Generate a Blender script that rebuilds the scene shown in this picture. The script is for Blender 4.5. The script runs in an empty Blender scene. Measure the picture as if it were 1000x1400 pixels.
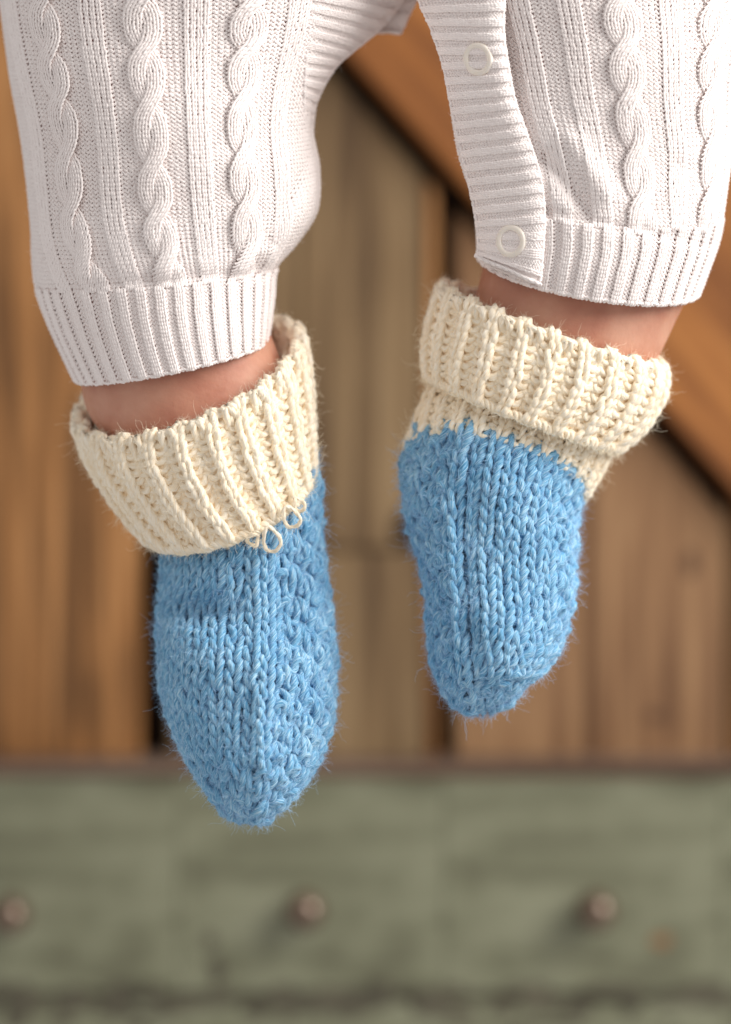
import bpy, math, random
import numpy as np
from mathutils import Vector, Matrix
random.seed(4); rng = np.random.default_rng(7)
PI = math.pi
scene = bpy.context.scene
C = scene.collection

# ------------------------------------------------------------------ camera, world, light, exposure
S = 0.00024          # metres per photograph pixel in the plane of the feet
D = 0.70             # camera distance from that plane
cam_d = bpy.data.cameras.new("camera"); cam = bpy.data.objects.new("camera", cam_d); C.objects.link(cam)
cam.location = (0, -D, 0); cam.rotation_euler = (PI/2, 0, 0)
cam_d.sensor_fit = 'VERTICAL'; cam_d.sensor_height = 36.0
cam_d.lens = 36.0 * D / (1400 * S)
cam_d.clip_start = 0.02; cam_d.clip_end = 50
cam_d.dof.use_dof = True; cam_d.dof.focus_distance = D - 0.028; cam_d.dof.aperture_fstop = 3.1
scene.camera = cam

w = bpy.data.worlds.new("World"); scene.world = w; w.use_nodes = True
w.node_tree.nodes["Background"].inputs[0].default_value = (1.0, 0.965, 0.95, 1)
w.node_tree.nodes["Background"].inputs[1].default_value = 0.6

def area(name, loc, target, size, power, col):
    l = bpy.data.lights.new(name, 'AREA'); l.shape = 'RECTANGLE'; l.size = size[0]; l.size_y = size[1]
    l.energy = power; l.color = col
    o = bpy.data.objects.new(name, l); C.objects.link(o); o.location = loc
    o.rotation_euler = (Vector(target) - Vector(loc)).to_track_quat('-Z', 'Y').to_euler()
    return o
area("window_light", (1.35, -0.60, 0.95), (0, 0.1, -0.02), (1.1, 1.3), 52, (1.0, 0.965, 0.925))
scene.view_settings.view_transform = 'Standard'; scene.view_settings.look = 'None'
scene.cycles.max_bounces = 16; scene.cycles.diffuse_bounces = 12; scene.cycles.caustics_reflective = False
scene.view_settings.exposure = 0.0; scene.view_settings.gamma = 1.0

# ------------------------------------------------------------------ materials
def newmat(name):
    m = bpy.data.materials.new(name); m.use_nodes = True
    nt = m.node_tree; b = nt.nodes["Principled BSDF"]
    return m, nt, b
def N(nt, t, **k):
    n = nt.nodes.new(t)
    for a, v in k.items(): setattr(n, a, v)
    return n
def L(nt, a, b): nt.links.new(a, b)
def ramp(nt, fac, stops):
    r = N(nt, 'ShaderNodeValToRGB'); els = r.color_ramp.elements
    while len(els) < len(stops): els.new(0.5)
    for e, (p, c) in zip(els, stops): e.position = p; e.color = (*c, 1)
    L(nt, fac, r.inputs[0]); return r.outputs[0]
def srgb(r, g, b):
    f = lambda c: (c/255/12.92) if c/255 <= .04045 else ((c/255+.055)/1.055)**2.4
    return (f(r), f(g), f(b))
def math_n(nt, op, a, b=None):
    n = N(nt, 'ShaderNodeMath', operation=op)
    for i, x in enumerate((a, b)):
        if x is None: continue
        if isinstance(x, (int, float)): n.inputs[i].default_value = x
        else: L(nt, x, n.inputs[i])
    return n.outputs[0]

def wool(name, dark, mid, light, sheen, bump, sss, sssr, fibre=1.0, sscale=0.0016):
    m, nt, b = newmat(name)
    at = N(nt, 'ShaderNodeAttribute', attribute_name='fibre')
    n1 = N(nt, 'ShaderNodeTexNoise'); n1.inputs['Scale'].default_value = 2.0*fibre; n1.inputs['Detail'].default_value = 3
    L(nt, at.outputs['Vector'], n1.inputs['Vector'])
    tc = N(nt, 'ShaderNodeTexCoord')
    n2 = N(nt, 'ShaderNodeTexNoise'); n2.inputs['Scale'].default_value = 95; n2.inputs['Detail'].default_value = 2
    L(nt, tc.outputs['Object'], n2.inputs['Vector'])
    mix = math_n(nt, 'ADD', math_n(nt, 'MULTIPLY', n1.outputs['Fac'], 0.84), math_n(nt, 'MULTIPLY', n2.outputs['Fac'], 0.16))
    col = ramp(nt, mix, [(0.36, dark), (0.5, mid), (0.64, light)])
    L(nt, col, b.inputs['Base Color'])
    b.inputs['Roughness'].default_value = 0.92
    b.inputs['Specular IOR Level'].default_value = 0.15
    b.inputs['Sheen Weight'].default_value = sheen; b.inputs['Sheen Roughness'].default_value = 0.5
    b.inputs['Sheen Tint'].default_value = (*light, 1)
    b.inputs['Subsurface Weight'].default_value = sss
    b.inputs['Subsurface Radius'].default_value = sssr; b.inputs['Subsurface Scale'].default_value = sscale
    bp = N(nt, 'ShaderNodeBump'); bp.inputs['Strength'].default_value = bump; bp.inputs['Distance'].default_value = 0.0004
    L(nt, n1.outputs['Fac'], bp.inputs['Height']); L(nt, bp.outputs[0], b.inputs['Normal'])
    return m
M = {}
M['blue'] = wool('blue_wool', srgb(76,138,180), srgb(124,178,212), srgb(184,216,234), 0.35, 1.0, 0.0, (0.5, 0.8, 1.0))
M['cream'] = wool('cream_wool', srgb(247,227,196), srgb(252,240,218), srgb(254,247,232), 0.2, 0.9, 0.0, (1.0, 0.75, 0.45))
M['white'] = wool('white_cotton', srgb(241,232,230), srgb(245,237,234), srgb(250,244,242), 0.1, 0.2, 0.0, (1.0, 0.75, 0.7), 1.2)
def plain(name, col, rough=0.9, sss=0, **k):
    m, nt, b = newmat(name)
    tc = N(nt, 'ShaderNodeTexCoord'); n = N(nt, 'ShaderNodeTexNoise'); n.inputs['Scale'].default_value = k.get('scale', 60); n.inputs['Detail'].default_value = 4
    L(nt, tc.outputs['Object'], n.inputs['Vector'])
    v = k.get('var', 0.12)
    c = ramp(nt, n.outputs['Fac'], [(0.3, tuple(x*(1-v) for x in col)), (0.7, tuple(min(1, x*(1+v)) for x in col))])
    L(nt, c, b.inputs['Base Color']); b.inputs['Roughness'].default_value = rough
    b.inputs['Specular IOR Level'].default_value = k.get('spec', 0.3)
    if sss:
        b.inputs['Subsurface Weight'].default_value = sss; b.inputs['Subsurface Radius'].default_value = k['rad']; b.inputs['Subsurface Scale'].default_value = k['ss']
    return m
M['lining'] = plain('shaded_inner_knit', srgb(232,196,190), 1.0)  # pink tone stands in for shaded fabric and skin behind the stitch gaps
M['hair_blue'] = plain('blue_fibre', srgb(170,205,236), 0.8, spec=0.2)
M['hair_cream'] = plain('cream_fibre', srgb(246,234,212), 0.8, spec=0.2)
M['hair_white'] = plain('white_fibre', srgb(240,234,232), 0.8, spec=0.2)
M['snap'] = plain('snap_plastic', srgb(234,225,214), 0.55, 0.2, rad=(1,.8,.6), ss=0.002, var=0.04)
# skin: blotchy pink with fine creases
m, nt, b = newmat('skin')
tc = N(nt, 'ShaderNodeTexCoord')
n1 = N(nt, 'ShaderNodeTexNoise'); n1.inputs['Scale'].default_value = 60; n1.inputs['Detail'].default_value = 4
n2 = N(nt, 'ShaderNodeTexNoise'); n2.inputs['Scale'].default_value = 700; n2.inputs['Detail'].default_value = 5
for n in (n1, n2): L(nt, tc.outputs['Object'], n.inputs['Vector'])
L(nt, ramp(nt, n1.outputs['Fac'], [(0.3, srgb(172,112,90)), (0.5, srgb(190,134,110)), (0.7, srgb(202,152,128))]), b.inputs['Base Color'])
b.inputs['Roughness'].default_value = 0.55; b.inputs['Subsurface Weight'].default_value = 0.35
b.inputs['Subsurface Radius'].default_value = (1, .35, .2); b.inputs['Subsurface Scale'].default_value = 0.004
bp = N(nt, 'ShaderNodeBump'); bp.inputs['Strength'].default_value = 0.35; bp.inputs['Distance'].default_value = 0.0004
L(nt, n2.outputs['Fac'], bp.inputs['Height']); L(nt, bp.outputs[0], b.inputs['Normal'])
M['skin'] = m

def wood(name, stops, grain=(30, 30, 1.5), scale=4.0, rough=0.6, blotch=None, ramp_pos=(0.42, 0.5, 0.58)):
    m, nt, b = newmat(name)
    tc = N(nt, 'ShaderNodeTexCoord'); mp = N(nt, 'ShaderNodeMapping'); mp.inputs['Scale'].default_value = grain
    L(nt, tc.outputs['Object'], mp.inputs[0])
    oi = N(nt, 'ShaderNodeObjectInfo')
    n = N(nt, 'ShaderNodeTexNoise', noise_dimensions='4D'); n.inputs['Scale'].default_value = scale; n.inputs['Detail'].default_value = 6; n.inputs['Distortion'].default_value = 0.6
    L(nt, mp.outputs[0], n.inputs['Vector']); L(nt, math_n(nt, 'MULTIPLY', oi.outputs['Random'], 30.0), n.inputs['W'])
    g = N(nt, 'ShaderNodeTexNoise', noise_dimensions='4D'); g.inputs['Scale'].default_value = 2.2; g.inputs['Detail'].default_value = 3
    mp2 = N(nt, 'ShaderNodeMapping'); mp2.inputs['Scale'].default_value = (2.5, 2.5, 1.6); L(nt, tc.outputs['Object'], mp2.inputs[0])
    L(nt, mp2.outputs[0], g.inputs['Vector']); L(nt, math_n(nt, 'MULTIPLY', oi.outputs['Random'], 17.0), g.inputs['W'])
    f = math_n(nt, 'ADD', math_n(nt, 'MULTIPLY', n.outputs['Fac'], 0.6), math_n(nt, 'MULTIPLY', g.outputs['Fac'], 0.4))
    col = ramp(nt, f, list(zip(ramp_pos, stops)))
    L(nt, col, b.inputs['Base Color']); b.inputs['Roughness'].default_value = rough; b.inputs['Specular IOR Level'].default_value = 0.3
    bp = N(nt, 'ShaderNodeBump'); bp.inputs['Strength'].default_value = 0.5; bp.inputs['Distance'].default_value = 0.001
    L(nt, n.outputs['Fac'], bp.inputs['Height']); L(nt, bp.outputs[0], b.inputs['Normal'])
    return m

# ------------------------------------------------------------------ object helpers
def link(name, me, mats, parent=None, **props):
    o = bpy.data.objects.new(name, me); C.objects.link(o)
    for mm in (mats if isinstance(mats, (list, tuple)) else [mats]): me.materials.append(mm)
    if parent: o.parent = parent
    for k, v in props.items(): o[k] = v
    return o
def empty(name, loc, **props):
    o = bpy.data.objects.new(name, None); C.objects.link(o); o.location = loc; o.empty_display_size = 0.02
    for k, v in props.items(): o[k] = v
    return o
def attach(child, parent):
    child.parent = parent
    child.matrix_parent_inverse = Matrix.Translation(-parent.location)
def mesh_np(name, V, F, fibre=None, matidx=None):
    """V (n,3) float, F (m,4) int quads"""
    me = bpy.data.meshes.new(name)
    me.vertices.add(len(V)); me.vertices.foreach_set('co', V.astype(np.float32).ravel())
    me.loops.add(F.size); me.loops.foreach_set('vertex_index', F.astype(np.int32).ravel())
    me.polygons.add(len(F)); me.polygons.foreach_set('loop_start', np.arange(0, F.size, F.shape[1], dtype=np.int32))
    me.polygons.foreach_set('use_smooth', np.ones(len(F), bool))
    if matidx is not None: me.polygons.foreach_set('material_index', matidx.astype(np.int32))
    if fibre is not None:
        a = me.attributes.new('fibre', 'FLOAT_VECTOR', 'POINT'); a.data.foreach_set('vector', fibre.astype(np.float32).ravel())
    me.update(calc_edges=True)
    return me

# ------------------------------------------------------------------ surfaces (px units of the photograph, depth in px too)
def world(px, py, d):
    """photograph pixel + depth (px behind the plane of the feet) -> metres"""
    y = d*S; f = (D+y)/D
    return np.stack([(px-500)*S*f, y, (700-py)*S*f], -1)
def hermite(tab, v):
    """monotone-ish cubic through rows of tab at 0..1; v any shape -> (...,cols)"""
    n = len(tab)-1; x = np.clip(v, 0, 1)*n; i = np.minimum(x.astype(int), n-1); t = (x-i)[..., None]
    p = lambda k: tab[np.clip(k, 0, n)]
    p0, p1, p2, p3 = p(i-1), p(i), p(i+1), p(i+2)
    return 0.5*((2*p1)+(p2-p0)*t+(2*p0-5*p1+4*p2-p3)*t*t+(3*p1-p0-3*p2+p3)*t**3)

class Tube:
    # ring row: xl yl xr yr sag bf bb yc anchor_x
    def __init__(s, rings, disp=None, nv=160, nf=240):
        s.tab = np.array(rings, float); s.disp = disp
        s.vs = np.linspace(0, 1, nv)
        front = s.px(np.full(nv, PI/2), s.vs)
        s.sf = np.concatenate([[0], np.cumsum(np.linalg.norm(np.diff(front, axis=0), axis=1))])
        s.length = s.sf[-1]
        s.phi = np.linspace(-PI/2-PI, 3*PI/2+PI, nf*2+1)
    def px(s, phi, v):
        r = hermite(s.tab, v)
        xl, yl, xr, yr, sag, bf, bb, yc = (r[..., k] for k in range(8))
        hx, hy = (xr-xl)/2, (yr-yl)/2; n = np.sqrt(hx*hx+hy*hy)+1e-6
        c, sn = np.cos(phi), np.sin(phi)
        b = np.where(sn > 0, bf, bb)
        X = (xl+xr)/2 + hx*c - hy/n*sag*sn
        Y = (yl+yr)/2 + hy*c + hx/n*sag*sn
        Z = yc - b*sn
        if s.disp is not None: Z = Z - s.disp(X, Y)*(sn > 0)*np.abs(sn)**0.5
        return np.stack([X, Y, Z], -1)
    def row(s, y):
        v = np.interp(y, s.sf, s.vs)
        P = s.px(s.phi, np.full_like(s.phi, v))
        A = np.concatenate([[0], np.cumsum(np.linalg.norm(np.diff(P, axis=0), axis=1))])
        Lr = A[-1]/2
        r = hermite(s.tab, np.array([v]))[0]
        cx, hx = (r[0]+r[2])/2, (r[2]-r[0])/2
        ph0 = math.acos(max(-.99, min(.99, (r[8]-cx)/max(hx, 1e-3))))
        A0 = np.interp(ph0, s.phi, A)
        return dict(y=y, A=A, A0=A0, L=Lr)
    def ev(s, row, u, dy):
        a = row['A0'] - u
        lo = row['A'][0]; a = lo + np.mod(a-lo, row['A'][-1]-lo)
        phi = np.interp(a, row['A'], s.phi)
        v = np.interp(row['y']+dy, s.sf, s.vs)
        return s.px(phi, v)

class Patch:
    # station row: x0 y0 z0 (edge a)  x1 y1 z1 (edge b)  bulge ; rows of knitting run along the stations
    def __init__(s, st, nv=80):
        s.tab = np.array(st, float); s.vs = np.linspace(0, 1, nv)
        mid = s.px(np.full(nv, .5), s.vs)
        s.sf = np.concatenate([[0], np.cumsum(np.linalg.norm(np.diff(mid, axis=0), axis=1))]); s.length = s.sf[-1]
        e = hermite(s.tab, s.vs); s.width = np.linalg.norm(e[:, 3:6]-e[:, 0:3], axis=1).mean()
    def px(s, w, v):
        r = hermite(s.tab, v); w_ = w[..., None]
        P = r[..., 0:3]*(1-w_)+r[..., 3:6]*w_
        P = P.copy(); q = np.clip(w, -0.2, 1.2)
        P[..., 2] -= r[..., 6]*(1-(2*q-1)**4)
        return P
    def row(s, y): return dict(y=y, L=s.length)
    def ev(s, row, u, dy):
        return s.px((row['y']+dy)/s.width, np.interp(u, s.sf, s.vs))

def normals(surf, row, u, dy, e=1.5):
    du = surf.ev(row, u+e, dy)-surf.ev(row, u-e, dy); dv = surf.ev(row, u, dy+e)-surf.ev(row, u, dy-e)
    n = np.cross(dv, du)            # px space: x right, y down, z away ; result points toward the camera in front
    n /= np.linalg.norm(n, axis=-1, keepdims=True)+1e-9
    if isinstance(surf, Patch): n *= -np.sign(n[..., 2:3]+1e-9)
    return n

class Yarn:
    """collects swept, plied yarn and welds it into one mesh"""
    def __init__(s): s.V, s.F, s.A, s.n, s.roots = [], [], [], 0, []
    def sweep(s, P, Nn, r, nr=12, lobes=3, lobe=0.17, pitch=17, closed=False, squash=1.0):
        """P px-space polyline (n,3); Nn guide normals; r radius px (n,)"""
        n = len(P)
        if n < 3: return
        T = np.gradient(P, axis=0)
        if closed: T = np.roll(P, -1, 0)-np.roll(P, 1, 0)
        T /= np.linalg.norm(T, axis=1, keepdims=True)+1e-9
        B = np.cross(T, Nn); B /= np.linalg.norm(B, axis=1, keepdims=True)+1e-9
        N2 = np.cross(B, T)
        sl = np.concatenate([[0], np.cumsum(np.linalg.norm(np.diff(P, axis=0), axis=1))])
        al = np.linspace(0, 2*PI, nr, endpoint=False)
        tw = 2*PI*sl/pitch + rng.uniform(0, 6)
        rr = r[:, None]*(1+lobe*np.cos(lobes*al[None]-tw[:, None])) if lobes else r[:, None]*np.ones((1, nr))
        Q = P[:, None]+rr[..., None]*(np.cos(al)[None, :, None]*N2[:, None]*squash+np.sin(al)[None, :, None]*B[:, None])
        W = world(Q[..., 0], Q[..., 1], Q[..., 2]).reshape(-1, 3)
        idx = np.arange(n*nr).reshape(n, nr)+s.n
        a = idx if not closed else np.concatenate([idx, idx[:1]])
        a0, a1 = a[:-1], a[1:]
        F = np.stack([a0, np.roll(a0, -1, 1), np.roll(a1, -1, 1), a1], -1).reshape(-1, 4)
        ph = al[None]-tw[:, None]/max(lobes, 1)
        fib = np.stack([np.broadcast_to(sl[:, None]*0.04+rng.uniform(0, 90), ph.shape), np.cos(ph)*1.6, np.sin(ph)*1.6], -1).reshape(-1, 3)
        s.V.append(W); s.F.append(F); s.A.append(fib); s.n += n*nr
        s.roots.append((P, Nn, r))
    def sheet(s, G):
        """G (a,b,3) px grid -> quads in the same mesh"""
        a, b = G.shape[:2]; idx = np.arange(a*b).reshape(a, b)+s.n
        F = np.stack([idx[:-1, :-1], idx[:-1, 1:], idx[1:, 1:], idx[1:, :-1]], -1).reshape(-1, 4)
        s.V.append(world(G[..., 0], G[..., 1], G[..., 2]).reshape(-1, 3)); s.F.append(F)
        s.A.append(G.reshape(-1, 3)*0.08); s.n += a*b
    def build(s, name, mat, parent, **props):
        V = np.concatenate(s.V); 
        me = mesh_np(name, V, np.concatenate(s.F), np.concatenate(s.A))
        o = link(name, me, mat, None, **props)
        if parent: attach(o, parent)
        return o

def smooth(x): x = np.clip(x, 0, 1); return x*x*(3-2*x)
def knit_row(Y, surf, row, c0, n, W, rh, r0, pat, H=0.8, ax=0.17, dz=4.5, K=16, jit=0.06, nr=12, lobe=0.17, pitch=17,
             uoff=None, zoff=None, base=0.0, ucen=0.0, flip=1, lobes=3):
    """one course of n stitches starting at column c0; pat(c)-> (sign, raise)"""
    c = np.arange(c0-1, c0+n+1)
    q_ = pat(c); sg, ra = q_[0], q_[1]; pin = q_[2] if len(q_) > 2 else np.ones(len(c)); axm = (q_[3] if len(q_) > 3 else np.ones(len(c)))
    t = np.tile((np.arange(K))/K, n); ci = np.repeat(np.arange(1, n+1), K)
    wl = smooth((0.3-t)/0.3)*0.5; wr = smooth((t-0.7)/0.3)*0.5; wc = 1-wl-wr
    bl = lambda q: q[ci]*wc+q[ci-1]*wl+q[ci+1]*wr
    sgn, rai = bl(sg.astype(float)), bl(ra.astype(float))
    nk = n*4+2; kn = (ci-1+t)*4
    J = [np.interp(kn, np.arange(nk), rng.normal(0, 1, nk)) for _ in range(3)]
    u = (c0+ci-.5+(t-.5+ax*axm[ci]*np.sin(4*PI*t))*(1+(pin[ci]-1)*(1-2*np.abs(t-.5))*2*.999))*W + J[0]*jit*W + ucen
    dy = flip*H*rh*np.cos(2*PI*t)*1.0 + J[1]*jit*rh
    z = base - dz*np.cos(4*PI*t)*sgn + rai + J[2]*jit*dz*1.3
    if uoff is not None: u = u + uoff(row['y']+dy)
    if zoff is not None: z = z + zoff(row['y']+dy, u)
    # keep inside the surface
    P = surf.ev(row, u, dy); Nn = normals(surf, row, u, dy)
    C3 = P+Nn*z[:, None]
    rad = r0*(1+0.04*(-np.cos(4*PI*t))*sgn+J[2]*jit)
    Y.sweep(C3, Nn, rad, nr=nr, lobe=lobe, pitch=pitch, lobes=lobes)

def lining(Y, surf, off, y0=0, y1=None, na=90, nb=60, a0=-PI/2, a1=3*PI/2):
    v0 = np.interp(y0, surf.sf, surf.vs); v1 = np.interp(surf.length if y1 is None else y1, surf.sf, surf.vs)
    ph, v = np.meshgrid(np.linspace(a0, a1, na), np.linspace(v0, v1, nb))
    P = surf.px(ph, v); dP = surf.px(ph+.01, v)-surf.px(ph-.01, v); dv = surf.px(ph, np.clip(v+.01, 0, 1))-surf.px(ph, np.clip(v-.01, 0, 1))
    n = np.cross(dP, dv); n /= np.linalg.norm(n, axis=-1, keepdims=True)+1e-9
    # orient outward from the ring's own centre
    r = hermite(surf.tab, v); ctr = np.stack([(r[..., 0]+r[..., 2])/2, (r[..., 1]+r[..., 3])/2, r[..., 7]], -1)
    n *= np.sign(np.sum(n*(P-ctr), -1, keepdims=True)+1e-9)
    Y.sheet(P+n*off)

def fuzz(name, yarns, count, mat, parent, lmin, lmax, rad=0.14, spread=1.0, front_only=False):
    """loose fibres: fine hair curves springing from the yarn"""
    P = np.concatenate([a for y in yarns for a, _, _ in y.roots]); Nn = np.concatenate([b for y in yarns for _, b, _ in y.roots])
    R = np.concatenate([r for y in yarns for _, _, r in y.roots])
    k = rng.integers(0, len(P), count); K = 8
    nrm = Nn[k]; d = nrm*rng.uniform(0.1, 1.0, (count, 1))+rng.normal(0, 0.75, (count, 3))*spread
    d /= np.linalg.norm(d, axis=1, keepdims=True)
    Ln = lmin+(lmax-lmin)*rng.power(0.35, count)*1.0
    Ln = np.where(rng.random(count) < 0.85, lmin+(Ln-lmin)*0.45, Ln)
    pts = np.empty((count, K, 3)); pts[:, 0] = P[k]+nrm*R[k][:, None]*0.5
    bend = rng.normal(0, 0.6, (count, 3))
    for i in range(1, K):
        d = d+bend+rng.normal(0, 0.5, (count, 3)); d /= np.linalg.norm(d, axis=1, keepdims=True)
        pts[:, i] = pts[:, i-1]+d*(Ln/(K-1))[:, None]
    hc = bpy.data.hair_curves.new(name); hc.add_curves([K]*count)
    Wp = world(pts[..., 0], pts[..., 1], pts[..., 2]).reshape(-1, 3)
    hc.position_data.foreach_set('vector', Wp.astype(np.float32).ravel())
    ra = hc.attributes.get('radius') or hc.attributes.new('radius', 'FLOAT', 'POINT')
    rr = np.tile(np.linspace(1, 0.5, K), count)*rad*S
    ra.data.foreach_set('value', rr.astype(np.float32))
    o = link(name, hc, mat, None, kind='stuff')
    if parent: attach(o, parent)
    return o

# ================================================================== THE BOOTIES
# ---- left bootie, foot
def dispA(X, Y):
    d = -36*np.exp(-((X-262)/52)**2-((Y-832-(X-262)*0.08)/20)**2) - 8*np.exp(-((X-420)/40)**2-((Y-800)/16)**2) + 5*np.sin(X/31+Y/47)*smooth((Y-700)/60)           # ankle crease
    d = d + 18*np.exp(-((X-290)/75)**2-((Y-900)/42)**2)
    d = d + 7*np.exp(-((X-352)/12)**2)*smooth((Y-730)/60)*smooth((1075-Y)/60)
    return d
footA = Tube([
 [226, 690, 434, 620, 44, 100,  95,  6, 345],
 [220, 752, 441, 700, 36,  98,  98,  4, 348],
 [216, 815, 448, 782, 24,  98,  98,  0, 354],
 [213, 880, 459, 860, 16, 108, 100, -8, 356],
 [217, 945, 461, 930, 10, 118,  96, -20, 353],
 [234,1000, 455, 996, 10, 118,  86, -32, 351],
 [256,1047, 437,1046, 10, 106,  72, -42, 349],
 [280,1083, 410,1084, 10,  84,  54, -48, 347],
 [304,1108, 384,1108,  9,  54,  34, -50, 345],
 [316,1122, 370,1121,  6,  26,  16, -50, 345],
 [332,1130, 356,1129,  2,   6,   5, -50, 345]], dispA)
def patA(r):
    def f(c):
        s = np.ones(len(c)); z = np.zeros(len(c))
        seed = np.where((c+r//1) % 2 == 0, 1.0, -1.0)
        right = (c >= 1); left = (c <= -8)
        s = np.where(right | left, seed, s)
        z = np.where(c == 0, 3.5, z)
        sd = right | left | (r > 19)
        if r > 19: s = seed
        z = z+np.where(sd, rng.normal(0, 1.8, len(c)), 0)
        return s, z, np.ones(len(c)), np.where(sd, rng.uniform(-.1, .9, len(c)), 1.0)
    return f
def build_foot(name, surf, patf, W, rh, y0, parent, rseed, **k):
    Y = Yarn(); y = y0; r = 0
    while y < surf.length-4:
        row = surf.row(y); n = max(5, int(round(row['L']/W))); Wr = row['L']/n
        c0 = -(n//2)
        sc = min(1.0, max(0.5, row['L']/260))
        knit_row(Y, surf, row, c0, n, Wr, rh, 4.75*sc**.3, patf(r), H=0.93, ax=0.205, dz=4.5, jit=0.075, base=-7.5, **k)
        y += rh*(1 if r % 2 else 1.0)*(0.9 if row['L'] < 420 else 1); r += 1
    lining(Y, surf, -12, y0)
    return Y

bootA = empty('knitted_bootie', (float(world(330, 900, 0)[0]), 0, float(world(330, 900, 0)[2])),
    label='blue knitted bootie hanging lower, with loose cream loops under its turned-down cuff', category='bootie', group='pair of knitted baby booties')
YA = build_foot('foot', footA, patA, 24.5, 18.2, 4, bootA, 1)
YA.build('foot', M['blue'], bootA, label='blue foot of smooth and pebbled stitches')

# ---- cuffs
def build_cuff(surf, N, rh, W0, parent, label, sag=0):
    Y = Yarn(); y = 2; r = 0
    while y < surf.length-3:
        row = surf.row(y); Wr = row['L']/N
        def pat(c):
            k = (c % 2 == 0); return np.where(k, 1.0, -1.0), np.where(k, 6.0, -5.0), np.where(k, .78, 1.0)
        knit_row(Y, surf, row, -(N//2), N, Wr, rh, 4.7, pat, H=0.92, ax=0.17, dz=2.6, jit=0.07, base=-10, lobe=0.15)
        y += rh; r += 1
    # cast-off edge: a chain of slanting loops lying along the rim
    row = surf.row(surf.length-2); Lr = row['L']
    for k in range(2):
        u = np.linspace(-Lr/2, Lr/2, int(Lr/2.2)); ph = 2*PI*u/17.0+k*PI
        dy = 3.4*np.sin(ph)-1.5+1.6*np.sin(2*PI*u/40)+rng.normal(0, .25, len(u)); z = -6.0+2.6*np.cos(ph)+rng.normal(0, .3, len(u))
        P = surf.ev(row, u, dy); Nn = normals(surf, row, u, -3+0*dy)
        Y.sweep(P+Nn*z[:, None], Nn, np.full(len(u), 4.0), lobe=0.15)
    rim = surf.sf[np.argmin(surf.px(np.full(160, PI/2), surf.vs)[:60, 1])]
    lining(Y, surf, -11, rim+14)
    return Y
cuffA = Tube([
 [140, 640, 392, 500, 40, 100, 92, 8, 262],
 [124, 600, 400, 468, 54, 118, 112, 6, 258],
 [110, 572, 402, 446, 58, 126, 120, 4, 255],
 [105, 588, 418, 462, 57, 134, 128, 2, 256],
 [110, 622, 427, 512, 55, 136, 128, 0, 266],
 [140, 672, 431, 574, 52, 132, 124, 0, 288],
 [172, 716, 432, 620, 50, 126, 116, 0, 312],
 [197, 741, 430, 644, 50, 118, 106, 0, 326]])
YcA = build_cuff(cuffA, 42, 13.8, 20, bootA, '')
cuffobjA = YcA.build('cuff', M['cream'], bootA, label='cream ribbed cuff folded down')

# stray loops of yarn below the cuff
def loop(px, py, rx, ry, rot, depth, parent, tilt=0.4):
    t = np.linspace(0, 2*PI, 40, endpoint=False)
    x = rx*np.sin(t)*(1-0.35*np.cos(t)); y = -ry*np.cos(t)
    X = px+x*math.cos(rot)-y*math.sin(rot); Yp = py+x*math.sin(rot)+y*math.cos(rot)
    ws = rng.normal(0, .45, 4); X = X+ws[0]*np.sin(3*t)+ws[1]*np.cos(2*t); Yp = Yp+ws[2]*np.sin(2*t)+ws[3]*np.cos(3*t); Z = depth+tilt*(y)+2*np.sin(2*t)
    Yl = Yarn(); Yl.sweep(np.stack([X, Yp, Z], -1), np.tile([0., 0, -1], (40, 1)), 2.5+.3*np.sin(5*t), nr=12, closed=True, pitch=13, lobe=0.2)
    Yl.build('loose_loop', M['cream'], parent); return Yl
LP = [loop(371, 737, 11, 17, -0.25, -122, cuffobjA), loop(398, 706, 10, 15, -0.5, -112, cuffobjA),
      loop(347, 738, 7, 8, 0.5, -124, cuffobjA), loop(409, 690, 6, 10, -0.6, -104, cuffobjA)]
fuzz('wool_fuzz', [YA], 46000, M['hair_blue'], bootA, 6, 40, 0.15)
fuzz('short_fuzz', [YA], 42000, M['hair_blue'], bootA, 4, 16, 0.12, 1.5)
fuzz('wool_fuzz', [YcA]+LP, 34000, M['hair_cream'], bootA, 6, 36, 0.15)

# ---- right bootie
def dispB(X, Y):
    d = 4*np.sin(X/29-Y/41) - 12*np.exp(-((X-575)/26)**2-((Y-730)/18)**2) + 10*np.exp(-((X-700)/60)**2-((Y-850)/70)**2)
    d = d - 9*np.exp(-((X-629-(Y-700)*0.06)/7)**2)*smooth((Y-640)/40)*smooth((900-Y)/60)
    d = d - 9*np.exp(-((X-640)/9)**2-((Y-868)/9)**2)
    return d
footB = Tube([
 [590, 520, 846, 606, -26, 104, 98, 10, 664],
 [566, 578, 818, 654, -48, 108, 100, 6, 640],
 [548, 630, 795, 696, -40, 112, 102, 0, 632],
 [549, 688, 790, 742, -20, 112, 102, -4, 630],
 [565, 748, 789, 796,   0, 110, 100, -10, 634],
 [578, 806, 781, 845,   6, 106,  92, -20, 640],
 [581, 860, 768, 888,   8, 100,  82, -28, 642],
 [589, 910, 742, 922,   9,  88,  68, -34, 644],
 [603, 946, 709, 950,   8,  62,  46, -36, 650],
 [620, 970, 690, 970,   5,  30,  20, -36, 656],
 [642, 979, 674, 978,   2,   8,   6, -36, 660]], dispB)
bootB = empty('knitted_bootie', (float(world(670, 750, 0)[0]), 0, float(world(670, 750, 0)[2])),
    label='blue knitted bootie hanging higher, a cream ribbed band showing between cuff and foot', category='bootie', group='pair of knitted baby booties')
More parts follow.
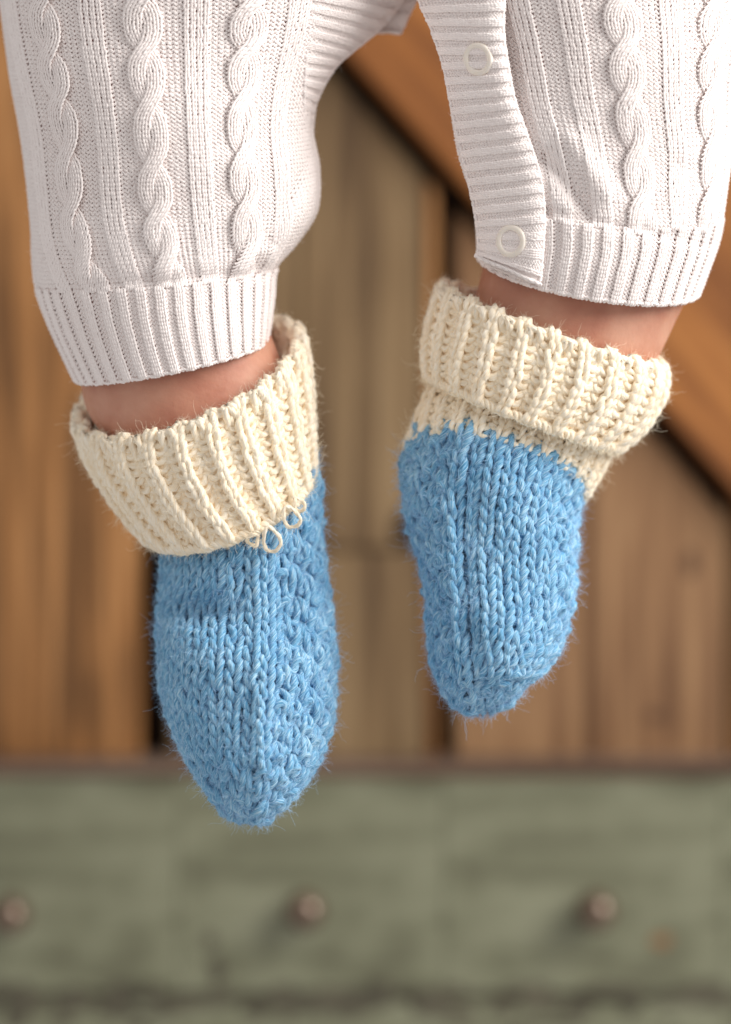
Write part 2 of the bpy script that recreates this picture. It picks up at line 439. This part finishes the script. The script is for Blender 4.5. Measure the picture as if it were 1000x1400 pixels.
def patB(r):
    def f(c):
        seed = np.where((c+r) % 2 == 0, 1.0, -1.0)
        s = np.where((c < -1) | (c > 5), seed, 1.0)
        z = np.where(c == -1, 3.5, 0.0) + np.where(c == 0, -3.0, 0)
        sd = (c < -1) | (c > 5) | (r > 18)
        if r > 18: s = seed
        z = z+np.where(sd, rng.normal(0, 1.8, len(c)), 0)
        return s, z, np.ones(len(c)), np.where(sd, rng.uniform(-.1, .9, len(c)), 1.0)
    return f
YB = build_foot('foot', footB, patB, 24.5, 18.2, 74, bootB, 2)
YB.build('foot', M['blue'], bootB, label='blue foot of smooth and pebbled stitches')
# ankle band in cream rib under the cuff
Yb = Yarn(); y = 4; r = 0
while y < 74:
    row = footB.row(y); Nn_ = 46; Wr = row['L']/Nn_
    knit_row(Yb, footB, row, -23, Nn_, Wr, 12.5, 3.9, lambda c: (np.where(c % 2 == 0, 1., -1.), np.where(c % 2 == 0, 3.5, -3.)), H=.8, ax=.15, dz=2.8, jit=.08, base=-5, lobe=.1)
    y += 12.5; r += 1
# cream stitches that dip between the first blue ones
lining(Yb, footB, -12, 0, 84)
Yb.build('ankle_band', M['cream'], bootB, label='cream ribbed band below the cuff')
cuffB = Tube([
 [628, 436, 876, 528, 8, 104, 98, 6, 742],
 [616, 402, 894, 502, 10, 122, 116, 4, 748],
 [606, 382, 903, 492, 10, 128, 122, 2, 752],
 [594, 398, 914, 504, 10, 136, 130, 0, 752],
 [581, 440, 912, 540, 9, 140, 132, 0, 744],
 [575, 484, 886, 588, 7, 136, 128, 0, 730],
 [580, 520, 846, 622, 6, 126, 116, 0, 714]])
YcB = build_cuff(cuffB, 42, 13.5, 20, bootB, '')
YcB.build('cuff', M['cream'], bootB, label='cream ribbed cuff folded down')
fuzz('wool_fuzz', [YB], 42000, M['hair_blue'], bootB, 6, 40, 0.15)
fuzz('short_fuzz', [YB], 38000, M['hair_blue'], bootB, 4, 16, 0.12, 1.5)
fuzz('short_fuzz', [YcA], 34000, M['hair_cream'], bootA, 4, 14, 0.12, 1.5)
fuzz('short_fuzz', [YcB, Yb], 34000, M['hair_cream'], bootB, 4, 14, 0.12, 1.5)
fuzz('wool_fuzz', [YcB, Yb], 38000, M['hair_cream'], bootB, 6, 36, 0.15)

# ================================================================== THE ROMPER
romper = empty('knitted_romper', (0.0, 0.0, float(world(500, 0, 0)[2])),
    label='white cable-knit baby romper with ribbed leg ends and snaps along one leg', category='romper')
def ridge(X, Y, x0, y0, x1, y1, wd, h):
    dx, dy = x1-x0, y1-y0; L2 = dx*dx+dy*dy; t = ((X-x0)*dx+(Y-y0)*dy)/L2
    dist = np.hypot(X-(x0+np.clip(t, 0, 1)*dx), Y-(y0+np.clip(t, 0, 1)*dy))
    return h*np.exp(-(dist/wd)**2)
def foldA(X, Y):
    d = 4*np.sin(X/67+Y/53)+3*np.sin(Y/38-X/90)
    return d+ridge(X, Y, 436, 262, 372, 352, 20, 13)-ridge(X, Y, 430, 318, 360, 368, 13, 12)-ridge(X, Y, 425, 205, 372, 330, 11, 9)+ridge(X, Y, 60, 330, 90, 400, 22, 7)-ridge(X, Y, 50, 394, 370, 372, 9, 4)
def foldB(X, Y):
    d = 4*np.sin(X/59-Y/61)+3*np.sin(Y/35+X/80)
    return d+ridge(X, Y, 780, 190, 830, 262, 17, 8)-ridge(X, Y, 745, 215, 800, 285, 12, 9)-ridge(X, Y, 930, 230, 880, 300, 15, 6)-ridge(X, Y, 745, 288, 980, 338, 8, 4)
legA = Tube([
 [-14,-170, 560,-170, 10, 200, 180, 30, 186],
 [-10, -90, 530, -90, 10, 196, 178, 28, 190],
 [ -4, -20, 500, -20, 10, 190, 172, 25, 193],
 [  4,  45, 468,  45, 10, 184, 168, 22, 197],
 [ 13, 110, 440, 105, 10, 178, 164, 18, 202],
 [ 25, 175, 427, 170, 10, 174, 160, 14, 207],
 [ 34, 240, 436, 228, 11, 170, 156, 10, 211],
 [ 40, 300, 434, 285, 12, 164, 150,  8, 217],
 [ 44, 350, 410, 330, 12, 154, 142,  6, 226],
 [ 50, 395, 379, 368, 12, 144, 132,  4, 236],
 [ 66, 440, 374, 405, 13, 140, 128,  3, 240],
 [ 86, 484, 370, 438, 14, 136, 124,  2, 246],
 [105, 524, 365, 470, 15, 130, 120,  2, 254]], foldA)
legB = Tube([
 [560,-170,1080,-170, 14, 200, 180, 24, 834],
 [566, -90,1056, -90, 14, 196, 178, 22, 840],
 [574, -20,1036, -16, 14, 190, 172, 20, 848],
 [594,  45,1022,  55, 15, 184, 166, 16, 856],
 [614, 110,1011, 125, 16, 176, 158, 12, 862],
 [630, 175,1003, 195, 18, 168, 150,  8, 872],
 [642, 235, 994, 262, 22, 160, 144,  4, 878],
 [650, 285, 984, 322, 27, 152, 138,  2, 880],
 [653, 318, 970, 364, 30, 146, 130,  0, 872],
 [654, 352, 955, 404, 32, 140, 124,  0, 862]], foldB)
NS = 144
def rompat(shift, extra=False):
    def f(c):
        m = (c-shift) % 16
        rib = ((m >= 6) & (m <= 9)) | ((c >= -18) & (c <= -15) if extra else False)
        s = np.where(rib, 1., -1.); z = np.where(rib, 1.2, -1.2)
        return s, z, np.where(rib, .8, 1.)
    return f
ribpat = lambda c: (np.where(c % 4 < 2, 1., -1.), np.where(c % 4 < 2, 2.1, -2.1))
def leg(surf, ribfrom, name, T=73.0, ph=0.0, cables=(-16, 0, 16), cmin=-46, cmax=46):
    G = Yarn(); R = Yarn(); y = 40.0
    while y < surf.length-3:
        row = surf.row(y); W = row['L']/NS
        isrib = y > ribfrom
        if isrib:
            knit_row(R, surf, row, cmin, cmax-cmin, W, 5.4, 1.9, ribpat, H=.85, ax=.15, dz=1.2, K=8, jit=.05, nr=5, lobes=0, base=-1.5)
            y += 5.4
        else:
            p = rompat(0, -16 not in cables)
            knit_row(G, surf, row, cmin, cmax-cmin, W, 6.0, 1.95, p, H=.82, ax=.15, dz=1.15, K=8, jit=.06, nr=5, lobes=0, base=-2.0)
            y += 6.0
    # hem cord
    row = surf.row(surf.length-1); Lr = row['L']*0.66
    for k in range(2):
        u = np.linspace(-Lr/2, Lr/2, int(Lr/2.5)); phs = 2*PI*u/7+k*PI
        P = surf.ev(row, u, -1.5+1.2*np.sin(phs)+rng.normal(0, .5, len(u))+1.2*np.sin(2*PI*u/25)); Nn = normals(surf, row, u, -3+0*u)
        R.sweep(P+Nn*(-1.0+1.2*np.cos(phs))[:, None], Nn, np.full(len(u), 1.7), nr=5, lobes=0)
    o = G.build('knit_panel', M['white'], romper, label=name); R.build('ribbed_hem', M['white'], o)
    ys = [G, R]
    Lg = Yarn(); lining(Lg, surf, -6.0, 0, None, 120, 90); Lg.build('inner_face', M['lining'], o)
    for cc in cables:
        Y = Yarn(); y = 40.0
        while y < ribfrom+3:
            row = surf.row(y); W = row['L']/NS*0.99
            for st in (0, 1):
                sg = 1 if st == 0 else -1
                def ang(yy): return PI*(yy+ph)/T+.28*np.sin(yy/83+cc)+.15*np.sin(yy/37+2*cc)
                def soft(a): return a-0.30*np.sin(2*a)/1.0*0.5
                def uo(yy): return sg*(-np.cos(soft(ang(yy))))*W*1.55
                fade = 1-smooth((y-(ribfrom-18))/20)
                def zo(yy, u, sg=sg): 
                    a = soft(ang(yy)); uc = cc*row['L']/NS+sg*(-np.cos(a))*W*1.55
                    k = (u-uc)/(W*1.6)
                    return (-sg*np.sin(a)*3.1+2.6)*fade+2.1*(1-np.clip(k*k, 0, 1.3))
                knit_row(Y, surf, row, 0, 3, W, 6.0, 1.8, lambda c: (np.ones(len(c)), np.zeros(len(c))), H=.85, ax=.15, dz=1.1, K=8, jit=.05,
                         nr=5, lobes=0, base=-1.0, ucen=cc*row['L']/NS-1.5*W, uoff=uo, zoff=zo)
            y += 6.0
        Y.build('cable_twist', M['white'], o); ys.append(Y)
    return ys
ya = leg(legA, 562, 'cable-knit leg hanging lower, without snaps', 73, 20, (-16, 0, 16))
yb = leg(legB, 470, 'cable-knit leg with the snap placket', 66, 8, (0, 16), -46, 46)
fuzz('cotton_fuzz', ya, 15000, M['hair_white'], romper, 2, 15, 0.10)

# plackets: ribs run across the band
def placket(st, W, rh, name, parent, flat_from=1e9, rep=4, thick=5):
    surf = Patch(st); Y = Yarn(); n = int(surf.length/W)
    y = 1.0
    while y < surf.width:
        row = surf.row(y)
        def p(c):
            k = (c % rep) < 2
            a = np.where(c*W > flat_from, 0.25, 1.0)
            return np.where(k, 1., -1.), np.where(k, 1.4, -1.4)*a
        knit_row(Y, surf, row, 1, n-2, W, rh, 1.75, p, H=.85, ax=.14, dz=1.0, K=8, jit=.07, nr=5, lobes=0, base=-1.0)
        y += rh
    ww, vv = np.meshgrid(np.linspace(-.02, 1.02, 24), np.linspace(0, 1, 90))
    P = surf.px(ww, vv); P[..., 2] += 4; Y.sheet(P)
    P2 = surf.px(ww, vv); P2[..., 2] += 4+thick; Y.sheet(P2)
    for wv in (0.0, 1.0):      # bound edges
        for k in range(2):
            u = np.linspace(2, surf.length-2, int(surf.length/2.5)); phs = 2*PI*u/7+k*PI
            P = surf.px(np.full(len(u), wv), np.interp(u, surf.sf, surf.vs)); P[:, 0] += 1.4*np.sin(phs)+rng.normal(0, .35, len(u)); P[:, 2] += 2+1.4*np.cos(phs)
            Y.sweep(P, np.tile([0., 0, -1], (len(u), 1)), np.full(len(u), 2.2), nr=5, lobes=0)
    for vv_ in (1.0,):         # rolled lower end
        for k in range(2):
            ww_ = np.linspace(-.02, 1.02, 46); phs = 2*PI*ww_*surf.width/7+k*PI
            P = surf.px(ww_, np.full(46, vv_)); P[:, 1] += 1.5*np.sin(phs)+.6*np.sin(ww_*9); P[:, 2] += 1+1.6*np.cos(phs)
            Y.sweep(P, np.tile([0., 0, -1], (46, 1)), np.full(46, 2.5), nr=5, lobes=0)
    o = Y.build(name, M['white'], parent); surf.obj = o; return Y, surf
stB = [
 [556,-170,-40, 690,-170,-130, 20],
 [560, -90,-50, 690, -95,-146, 20],
 [570, -12,-76, 690, -20,-156, 18],
 [590,  38,-96, 688,  40,-158, 16],
 [607,  90,-106, 694,  88,-156, 15],
 [618, 145,-108, 704, 138,-152, 14],
 [630, 200,-104, 722, 190,-150, 12],
 [642, 250,-100, 738, 240,-148, 12],
 [652, 300,-98, 744, 292,-146, 13],
 [655, 335,-96, 742, 344,-146, 14],
 [652, 350,-94, 738, 388,-144, 14]]
YP, sp = placket(stB, 5.0, 5.0, 'button_placket', romper, 485)
stA = [
 [425,-110,-138, 640,-110, 40, 10],
 [425, -60,-132, 592, -52, 40, 10],
 [424, -20,-116, 552,   0, 36, 10],
 [422,  20,-100, 516,  42, 26, 8],
 [420,  55, -84, 482,  70, 10, 6],
 [418,  90, -70, 457,  94,  6, 4],
 [416, 130, -54, 433, 138,  8, 2],
 [414, 180, -26, 426, 186,  20, 0]]
YQ, _ = placket(stA, 4.4, 5.0, 'crotch_band', romper)
stC = [[506,-60, 70, 600,-60, 60, 8], [508,-20, 70, 580,-20, 60, 8], [511, 14, 70, 562, 14, 60, 8], [515, 42, 72, 548, 44, 64, 4]]
YR, _ = placket(stC, 5, 5.0, 'under_flap', romper)
stU = [[616, 130,-70, 690,130,-118, 8], [625, 190,-72, 700,190,-120, 8], [633, 225,-76, 710,225,-124, 8], [645, 262,-80, 720, 266,-126, 8], [656, 320,-82, 730, 320,-128, 8], [660, 350,-82, 738, 376,-126, 8], [664, 359,-80, 738, 392,-124, 6]]
YU, _ = placket(stU, 5, 5.0, 'under_flap', romper, -1, 100)
fuzz('cotton_fuzz', yb+[YP, YQ, YR, YU], 17000, M['hair_white'], romper, 2, 15, 0.10)

# snap rings on the placket
def snap(surf, px, py):
    ww, vv = np.meshgrid(np.linspace(0, 1, 120), np.linspace(0, 1, 400)); P = surf.px(ww, vv)
    i = np.unravel_index(np.argmin((P[..., 0]-px)**2+(P[..., 1]-py)**2), ww.shape)
    w0, v0, P0 = ww[i], vv[i], P[i]
    du = surf.px(np.array(w0+.04), np.array(v0))-surf.px(np.array(w0-.04), np.array(v0)); du /= np.linalg.norm(du)
    dv = surf.px(np.array(w0), np.array(v0+.03))-surf.px(np.array(w0), np.array(v0-.03)); dv -= du*(dv@du); dv /= np.linalg.norm(dv)
    nn = np.cross(du, dv); nn *= -np.sign(nn[2])
    # flatten the tilt a little: the ring sits on the soft crown of the band
    prof = [(13.8, -6), (14.2, 1.0), (15.0, 1.5), (17.0, 1.8), (19.4, 1.7), (21.0, 1.0), (21.6, 0), (21.4, -6)]
    n = 56; V = []; F = []; m_ = len(prof)
    for i in range(n):
        a = 2*PI*i/n
        for (r, h) in prof:
            r = r*1.06; q = P0+du*r*math.cos(a)+dv*r*math.sin(a)+nn*(h+1.5); V.append(world(q[0], q[1], q[2]))
    for i in range(n):
        for j in range(m_-1):
            F.append([i*m_+j, i*m_+j+1, ((i+1) % n)*m_+j+1, ((i+1) % n)*m_+j])
    me = mesh_np('snap_ring', np.array(V), np.array(F)); o = link('snap_ring', me, M['snap']); attach(o, surf.obj); return o
s1 = snap(sp, 654, 81); s2 = snap(sp, 699, 330)
s1['label'] = 'upper snap ring'; s2['label'] = 'lower snap ring by the ribbed hem'

# seat of the romper, above the picture
def ellipsoid_grid(cx, cy, cz, rx, ry, rz, na=40, nb=24):
    a, b2 = np.meshgrid(np.linspace(0, 2*PI, na), np.linspace(0.02, PI-0.02, nb))
    return np.stack([cx+rx*np.sin(b2)*np.cos(a), cy-ry*np.cos(b2), cz+rz*np.sin(b2)*np.sin(a)], -1)
Ys = Yarn(); Ys.sheet(ellipsoid_grid(530, -360, 40, 560, 300, 230)); Ys.build('seat', M['white'], romper)

# ================================================================== THE BABY (legs and feet in one body)
def scaled(surf, f, y0, y1, n):
    out = []
    for y in np.linspace(y0, y1, n):
        v = np.interp(y, surf.sf, surf.vs); r = hermite(surf.tab, np.array([v]))[0].copy()
        cx, cy, hx, hy = (r[0]+r[2])/2, (r[1]+r[3])/2, (r[2]-r[0])/2*f, (r[3]-r[1])/2*f
        out.append([cx-hx, cy-hy, cx+hx, cy+hy, r[4]*f, r[5]*f, r[6]*f, r[7], cx])
    return out
def loft(rings, na=64, nb=90):
    T = Tube(rings); v = np.linspace(0, 1, nb); ph = np.linspace(0, 2*PI, na, endpoint=False)
    pp, vv = np.meshgrid(ph, v); P = T.px(pp, vv)
    W = world(P[..., 0], P[..., 1], P[..., 2]).reshape(-1, 3); idx = np.arange(nb*na).reshape(nb, na)
    F = np.stack([idx[:-1], np.roll(idx[:-1], -1, 1), np.roll(idx[1:], -1, 1), idx[1:]], -1).reshape(-1, 4)
    F = [list(f) for f in F]; F.append(list(idx[0])[::-1]); F.append(list(idx[-1]))
    return W.tolist(), F
ankleA = [[108, 500, 364, 446, 16, 112, 105, 4, 236], [111, 527, 376, 470, 22, 108, 108, 4, 240], [119, 562, 386, 500, 30, 106, 108, 3, 245],
          [146, 604, 394, 540, 36, 100, 104, 2, 262], [190, 670, 392, 610, 34, 86, 84, 2, 290]]
ankleB = [[664, 325, 946, 384, 28, 122, 112, 4, 805], [662, 352, 938, 410, 30, 118, 110, 4, 800], [656, 384, 924, 440, 24, 116, 108, 3, 790],
          [646, 420, 902, 486, 14, 112, 104, 2, 775], [622, 480, 866, 550, 6, 100, 96, 2, 745], [604, 530, 826, 600, -4, 88, 86, 2, 715]]
rA = scaled(legA, .84, 0, legA.length-60, 9)+ankleA+scaled(footA, .70, 60, footA.length-40, 9)
rB = scaled(legB, .84, 0, legB.length-50, 9)+ankleB+scaled(footB, .70, 70, footB.length-40, 8)
VV, FF = loft(rA); V2, F2 = loft(rB); o2 = len(VV); VV += V2; FF += [[i+o2 for i in f] for f in F2]
G = ellipsoid_grid(530, -340, 40, 500, 280, 190); a_, b_ = G.shape[:2]; o3 = len(VV)
VV += world(G[..., 0], G[..., 1], G[..., 2]).reshape(-1, 3).tolist(); idx = np.arange(a_*b_).reshape(a_, b_)+o3
FF += np.stack([idx[:-1, :-1], idx[:-1, 1:], idx[1:, 1:], idx[1:, :-1]], -1).reshape(-1, 4).tolist()
FF.append(list(idx[0])[:-1]); FF.append(list(idx[-1])[:-1][::-1])
me = bpy.data.meshes.new('person'); me.from_pydata(VV, [], FF)
ob = bpy.data.objects.new('tmp', me); C.objects.link(ob)
mo = ob.modifiers.new('r', 'REMESH'); mo.mode = 'VOXEL'; mo.voxel_size = 0.0016
ms = ob.modifiers.new('s', 'SMOOTH'); ms.factor = 0.5; ms.iterations = 6
dg = bpy.context.evaluated_depsgraph_get(); me2 = bpy.data.meshes.new_from_object(ob.evaluated_get(dg))
bpy.data.objects.remove(ob); me2.name = 'person'
me2.polygons.foreach_set('use_smooth', np.ones(len(me2.polygons), bool))
person = link('person', me2, M['skin'], None, label='baby held up with bare shins showing between white romper and blue booties', category='baby')

# ================================================================== THE WOODEN CABINET BEHIND
YB0 = 0.36           # depth of the door planks, metres behind the feet
def bpt(px, py, y): f = (D+y)/D; return ((px-500)*S*f, (700-py)*S*f)
def slab(name, poly, y, thick, mat, parent, bevel=0.0012, ysurf=None, **props):
    """polygon in photograph px lying at depth y (front face), thick metres deep, its own local origin"""
    pts = [bpt(a, b2, ysurf if ysurf is not None else y) for a, b2 in poly]
    import bmesh
    bm = bmesh.new(); cx = sum(p[0] for p in pts)/len(pts); cz = sum(p[1] for p in pts)/len(pts)
    f = [bm.verts.new((p[0]-cx, 0, p[1]-cz)) for p in pts]; bk = [bm.verts.new((p[0]-cx, thick, p[1]-cz)) for p in pts]
    bm.faces.new(f); bm.faces.new(bk[::-1]); n = len(pts)
    for i in range(n): bm.faces.new([f[i], bk[i], bk[(i+1) % n], f[(i+1) % n]])
    bmesh.ops.recalc_face_normals(bm, faces=bm.faces)
    if bevel: bmesh.ops.bevel(bm, geom=list(bm.edges), offset=bevel, segments=2, affect='EDGES')
    me = bpy.data.meshes.new(name); bm.to_mesh(me); bm.free()
    o = link(name, me, mat, None, **props); o.location = (cx, y, cz)
    if parent: attach(o, parent)
    return o
M['oak'] = wood('orange_oak', [srgb(100,68,38), srgb(150,104,60), srgb(182,134,86)])
M['grey_oak'] = wood('weathered_oak', [srgb(90,70,48), srgb(120,97,68), srgb(140,117,86)])
M['brown_oak'] = wood('brown_oak', [srgb(98,69,46), srgb(130,96,66), srgb(152,118,84)])
M['brace'] = wood('brace_oak', [srgb(122,74,35), srgb(150,95,46), srgb(166,110,57)], grain=(1.6, 20, 20))
M['dark'] = plain('dark_wood', srgb(48,34,24), 0.9, var=.3)
M['lip'] = wood('worn_lip', [srgb(80,64,54), srgb(106,88,76), srgb(124,106,92)], grain=(1.0, 9, 9))
M['rustlip'] = wood('stained_lip', [srgb(96,60,38), srgb(142,92,58), srgb(160,112,76)], grain=(1.0, 9, 9))
M['rust'] = plain('rusty_iron', srgb(104,86,70), 0.2, var=.35, scale=160, spec=1.0)
M['rust'].node_tree.nodes['Principled BSDF'].inputs['Metallic'].default_value = 0.45
# green paint, worn, with its own stains
m, nt, b = newmat('worn_green_paint')
tc = N(nt, 'ShaderNodeTexCoord'); mp = N(nt, 'ShaderNodeMapping'); mp.inputs['Scale'].default_value = (3, 3, 14); L(nt, tc.outputs['Object'], mp.inputs[0])
n1 = N(nt, 'ShaderNodeTexNoise'); n1.inputs['Scale'].default_value = 5; n1.inputs['Detail'].default_value = 8; L(nt, mp.outputs[0], n1.inputs['Vector'])
n2 = N(nt, 'ShaderNodeTexNoise'); n2.inputs['Scale'].default_value = 30; n2.inputs['Detail'].default_value = 6; L(nt, tc.outputs['Object'], n2.inputs['Vector'])
f = math_n(nt, 'ADD', math_n(nt, 'MULTIPLY', n1.outputs['Fac'], .6), math_n(nt, 'MULTIPLY', n2.outputs['Fac'], .4))
c = ramp(nt, f, [(0.36, srgb(84,83,63)), (0.48, srgb(108,109,86)), (0.62, srgb(127,128,105))])
L(nt, c, b.inputs['Base Color']); b.inputs['Roughness'].default_value = .6
M['green'] = m
M['knot'] = plain('wood_knot', srgb(104,76,56), .8, var=.3)
M['stain'] = plain('rust_stain', srgb(140,104,70), .8, var=.3)
M['dark_tone'] = plain('dark_stain_and_band', srgb(84,80,66), .8, var=.3)

cab = empty('wooden_cabinet', (0, YB0, float(bpt(500, 1400, YB0)[1])), label='blurred old wooden cabinet with a braced plank door above a worn green front', category='cabinet')
slab('back_panel', [(-1400, -700), (2400, -700), (2400, 1100), (-1400, 1100)], YB0+.03, .01, M['dark'], cab, 0)
for k in range(4):
    x = -334-k*262; slab('plank', [(x-258, -500), (x, -500), (x, 1045), (x-258, 1045)], YB0, .014, M[('oak', 'grey_oak')[k % 2]], cab)
    x = 1304+k*262; slab('plank', [(x, -500), (x+258, -500), (x+258, 1045), (x, 1045)], YB0, .014, M[('brown_oak', 'oak')[k % 2]], cab)
slab('plank', [(-330, -500), (-70, -500), (-70, 1045), (-330, 1045)], YB0, .014, M['oak'], cab)
slab('plank', [(-66, -500), (190, -500), (190, 1045), (-66, 1045)], YB0, .014, M['oak'], cab, label='orange-brown plank at the left edge')
cut = lambda x: 75+1.13*(x-470)+40          # planks stop short of the brace, leaving a dark gap
def cutplank(name, x0, x1, y, mat, **p): slab(name, [(x0, cut(x0)), (x1, cut(x1)), (x1, 1045), (x0, 1045)], y, .014, mat, cab, **p)
def cross_cut(x0, x1, ys, mat):
    slab('plank', [(x0, cut(x0)), (x1, cut(x1)), (x1, ys-1.5), (x0, ys-1.5)], YB0+.002, .014, mat, cab)
    slab('plank', [(x0, ys+1.5), (x1, ys+1.5), (x1, 1045), (x0, 1045)], YB0+.0005, .014, mat, cab)
cross_cut(232, 408, 752, M['grey_oak']); cross_cut(409, 582, 752, M['grey_oak'])
cutplank('lit_edge_strip', 583, 598, YB0-.001, M['oak'])  # lighter oak colour stands in for light caught on the plank's edge
cutplank('plank', 623, 804, YB0+.002, M['brown_oak'])
cutplank('plank', 805, 994, YB0+.002, M['brown_oak'])
slab('plank', [(1004, -500), (1300, -500), (1300, 1045), (1004, 1045)], YB0, .014, M['oak'], cab)
# diagonal brace, built along its own axis then turned
def brace():
    a = Vector(bpt(200, -235, YB0-.010)); b2 = Vector(bpt(1330, 1042, YB0-.010))
    d = b2-a; Lb = d.length; ang = math.atan2(d.y, d.x); wd = .125
    import bmesh
    bm = bmesh.new(); bmesh.ops.create_cube(bm, size=1); bmesh.ops.scale(bm, vec=(Lb, .012, wd), verts=bm.verts)
    bmesh.ops.bevel(bm, geom=list(bm.edges), offset=.002, segments=2, affect='EDGES')
    me = bpy.data.meshes.new('brace'); bm.to_mesh(me); bm.free()
    o = link('brace', me, M['brace'], None, label='orange diagonal brace')
    nrm = Vector((-math.sin(ang), math.cos(ang)))*(wd/2)
    mid = (a+b2)/2+nrm
    o.location = (mid.x, YB0-.006, mid.y); o.rotation_euler = (0, -ang, 0); attach(o, cab)
brace()
# ledge and green front
YG = YB0-.035
zt = bpt(500, 1045, YG)[1]
def box(name, x0, x1, y0, y1, z0, z1, mat, bevel=.0015, **props):
    import bmesh
    bm = bmesh.new(); bmesh.ops.create_cube(bm, size=1); bmesh.ops.scale(bm, vec=(x1-x0, y1-y0, z1-z0), verts=bm.verts)
    if bevel: bmesh.ops.bevel(bm, geom=list(bm.edges), offset=bevel, segments=2, affect='EDGES')
    me = bpy.data.meshes.new(name); bm.to_mesh(me); bm.free()
    o = link(name, me, mat, None, **props); o.location = ((x0+x1)/2, (y0+y1)/2, (z0+z1)/2); attach(o, cab); return o
box('ledge', -.85, .85, YG-.004, YB0+.03, zt-.004, zt, M['lip'])
zb = bpt(500, 1060, YG)[1]
box('ledge_edge', -.85, .85, YG-.002, YG+.02, zb, zt-.0042, M['rustlip'], .0008)
xs = [-1000, -120, 244, 608, 988, 1350, 2000]; FB = []
for i in range(6):
    fb = slab('front_board', [(xs[i]+.25, 1060.5), (xs[i+1]-.25, 1060.5), (xs[i+1]-.25, 1356), (xs[i]+.25, 1356)], YG, .02, M['green'], cab, .0003); FB.append(fb)
for i in range(6):
    slab('lower_board', [(xs[i]+.25, 1370), (xs[i+1]-.25, 1370), (xs[i+1]-.25, 1900), (xs[i]+.25, 1900)], YG-.001, .02, M['green'], cab, .0003)
slab('inner_board', [(-1000, 1340), (2000, 1340), (2000, 1400), (-1000, 1400)], YG+.0015, .01, M['dark_tone'], cab, 0)  # dark strip behind the joint of the green boards
def knob(px, py):
    prof = [(0, -.0105), (.0028, -.0102), (.0052, -.0088), (.0066, -.0062), (.0068, -.0040), (.0058, -.0020), (.0045, -.0008), (.0045, .002)]
    prof = [(r*1.4, h*1.9) for r, h in prof]; n = 24; x0, z0 = bpt(px, py, YG); V = []; F = []
    for i in range(n):
        a = 2*PI*i/n
        for r, h in prof: V.append((x0+(r+1e-5)*math.cos(a), YG+h, z0+(r+1e-5)*math.sin(a)))
    m_ = len(prof)
    for i in range(n):
        for j in range(m_-1): F.append([i*m_+j, i*m_+j+1, ((i+1) % n)*m_+j+1, ((i+1) % n)*m_+j])
    o = link('bolt_head', mesh_np('bolt_head', np.array(V), np.array(F)), M['rust']); attach(o, FB[max(j for j in range(6) if xs[j] < px)])
for p in ((18, 1246), (418, 1241), (812, 1241)): knob(*p)
# thin flakes on the paint: rust and dark stains, and the dark band's patches
def stain(px, py, rx, rz, mat, seed):
    r_ = random.Random(seed); n = 18; x0, z0 = bpt(px, py, YG)
    pts = [(x0+rx*math.cos(2*PI*i/n)*r_.uniform(.6, 1.15), YG-.0004, z0+rz*math.sin(2*PI*i/n)*r_.uniform(.6, 1.15)) for i in range(n)]
    if mat is None: return pts
    me = bpy.data.meshes.new('stain'); me.from_pydata(pts, [], [list(range(n))[::-1]]); o = link('stain', me, mat); attach(o, FB[max(j for j in range(6) if xs[j] < px)])
def knot(px, py, rx, rz, y, seed):
    r_ = random.Random(seed); n = 20; x0, z0 = bpt(px, py, y)
    pts = [(x0+rx*math.cos(2*PI*i/n)*r_.uniform(.75, 1.1), y-.0006, z0+rz*math.sin(2*PI*i/n)*r_.uniform(.75, 1.1)) for i in range(n)]
    me = bpy.data.meshes.new('knot'); me.from_pydata(pts, [], [list(range(n))[::-1]]); o = link('knot', me, M['knot'] if seed != 5 else M['dark']); attach(o, cab)
knot(552, 722, .006, .011, YB0+.002, 5); knot(898, 978, .005, .003, YB0+.002, 6); knot(945, 770, .003, .008, YB0+.002, 7)
stain(905, 1286, .0055, .0042, M['stain'], 1); stain(298, 1326, .004, .009, M['dark_tone'], 2); stain(288, 1284, .004, .004, M['dark_tone'], 3)
pv, pf = [], []
for k in range(110):  # dark flakes scattered along the joint of the green boards
    r_ = random.Random(50+k); q = stain(r_.uniform(-60, 1060), 1352+r_.uniform(-8, 60)*r_.uniform(.3, 1), r_.uniform(.003, .011), r_.uniform(.0015, .005), None, 80+k)
    q = [(x, y-.0012-k*2e-6, z) for x, y, z in q]; pf.append(list(range(len(pv), len(pv)+len(q)))[::-1]); pv += q
me = bpy.data.meshes.new('dark_patches'); me.from_pydata(pv, [], pf); o = link('dark_patches', me, M['dark_tone'], None, kind='stuff'); attach(o, cab)
tri = sum(len(p.polygons)*2 for p in bpy.data.meshes); print('APPROX TRIS', tri)
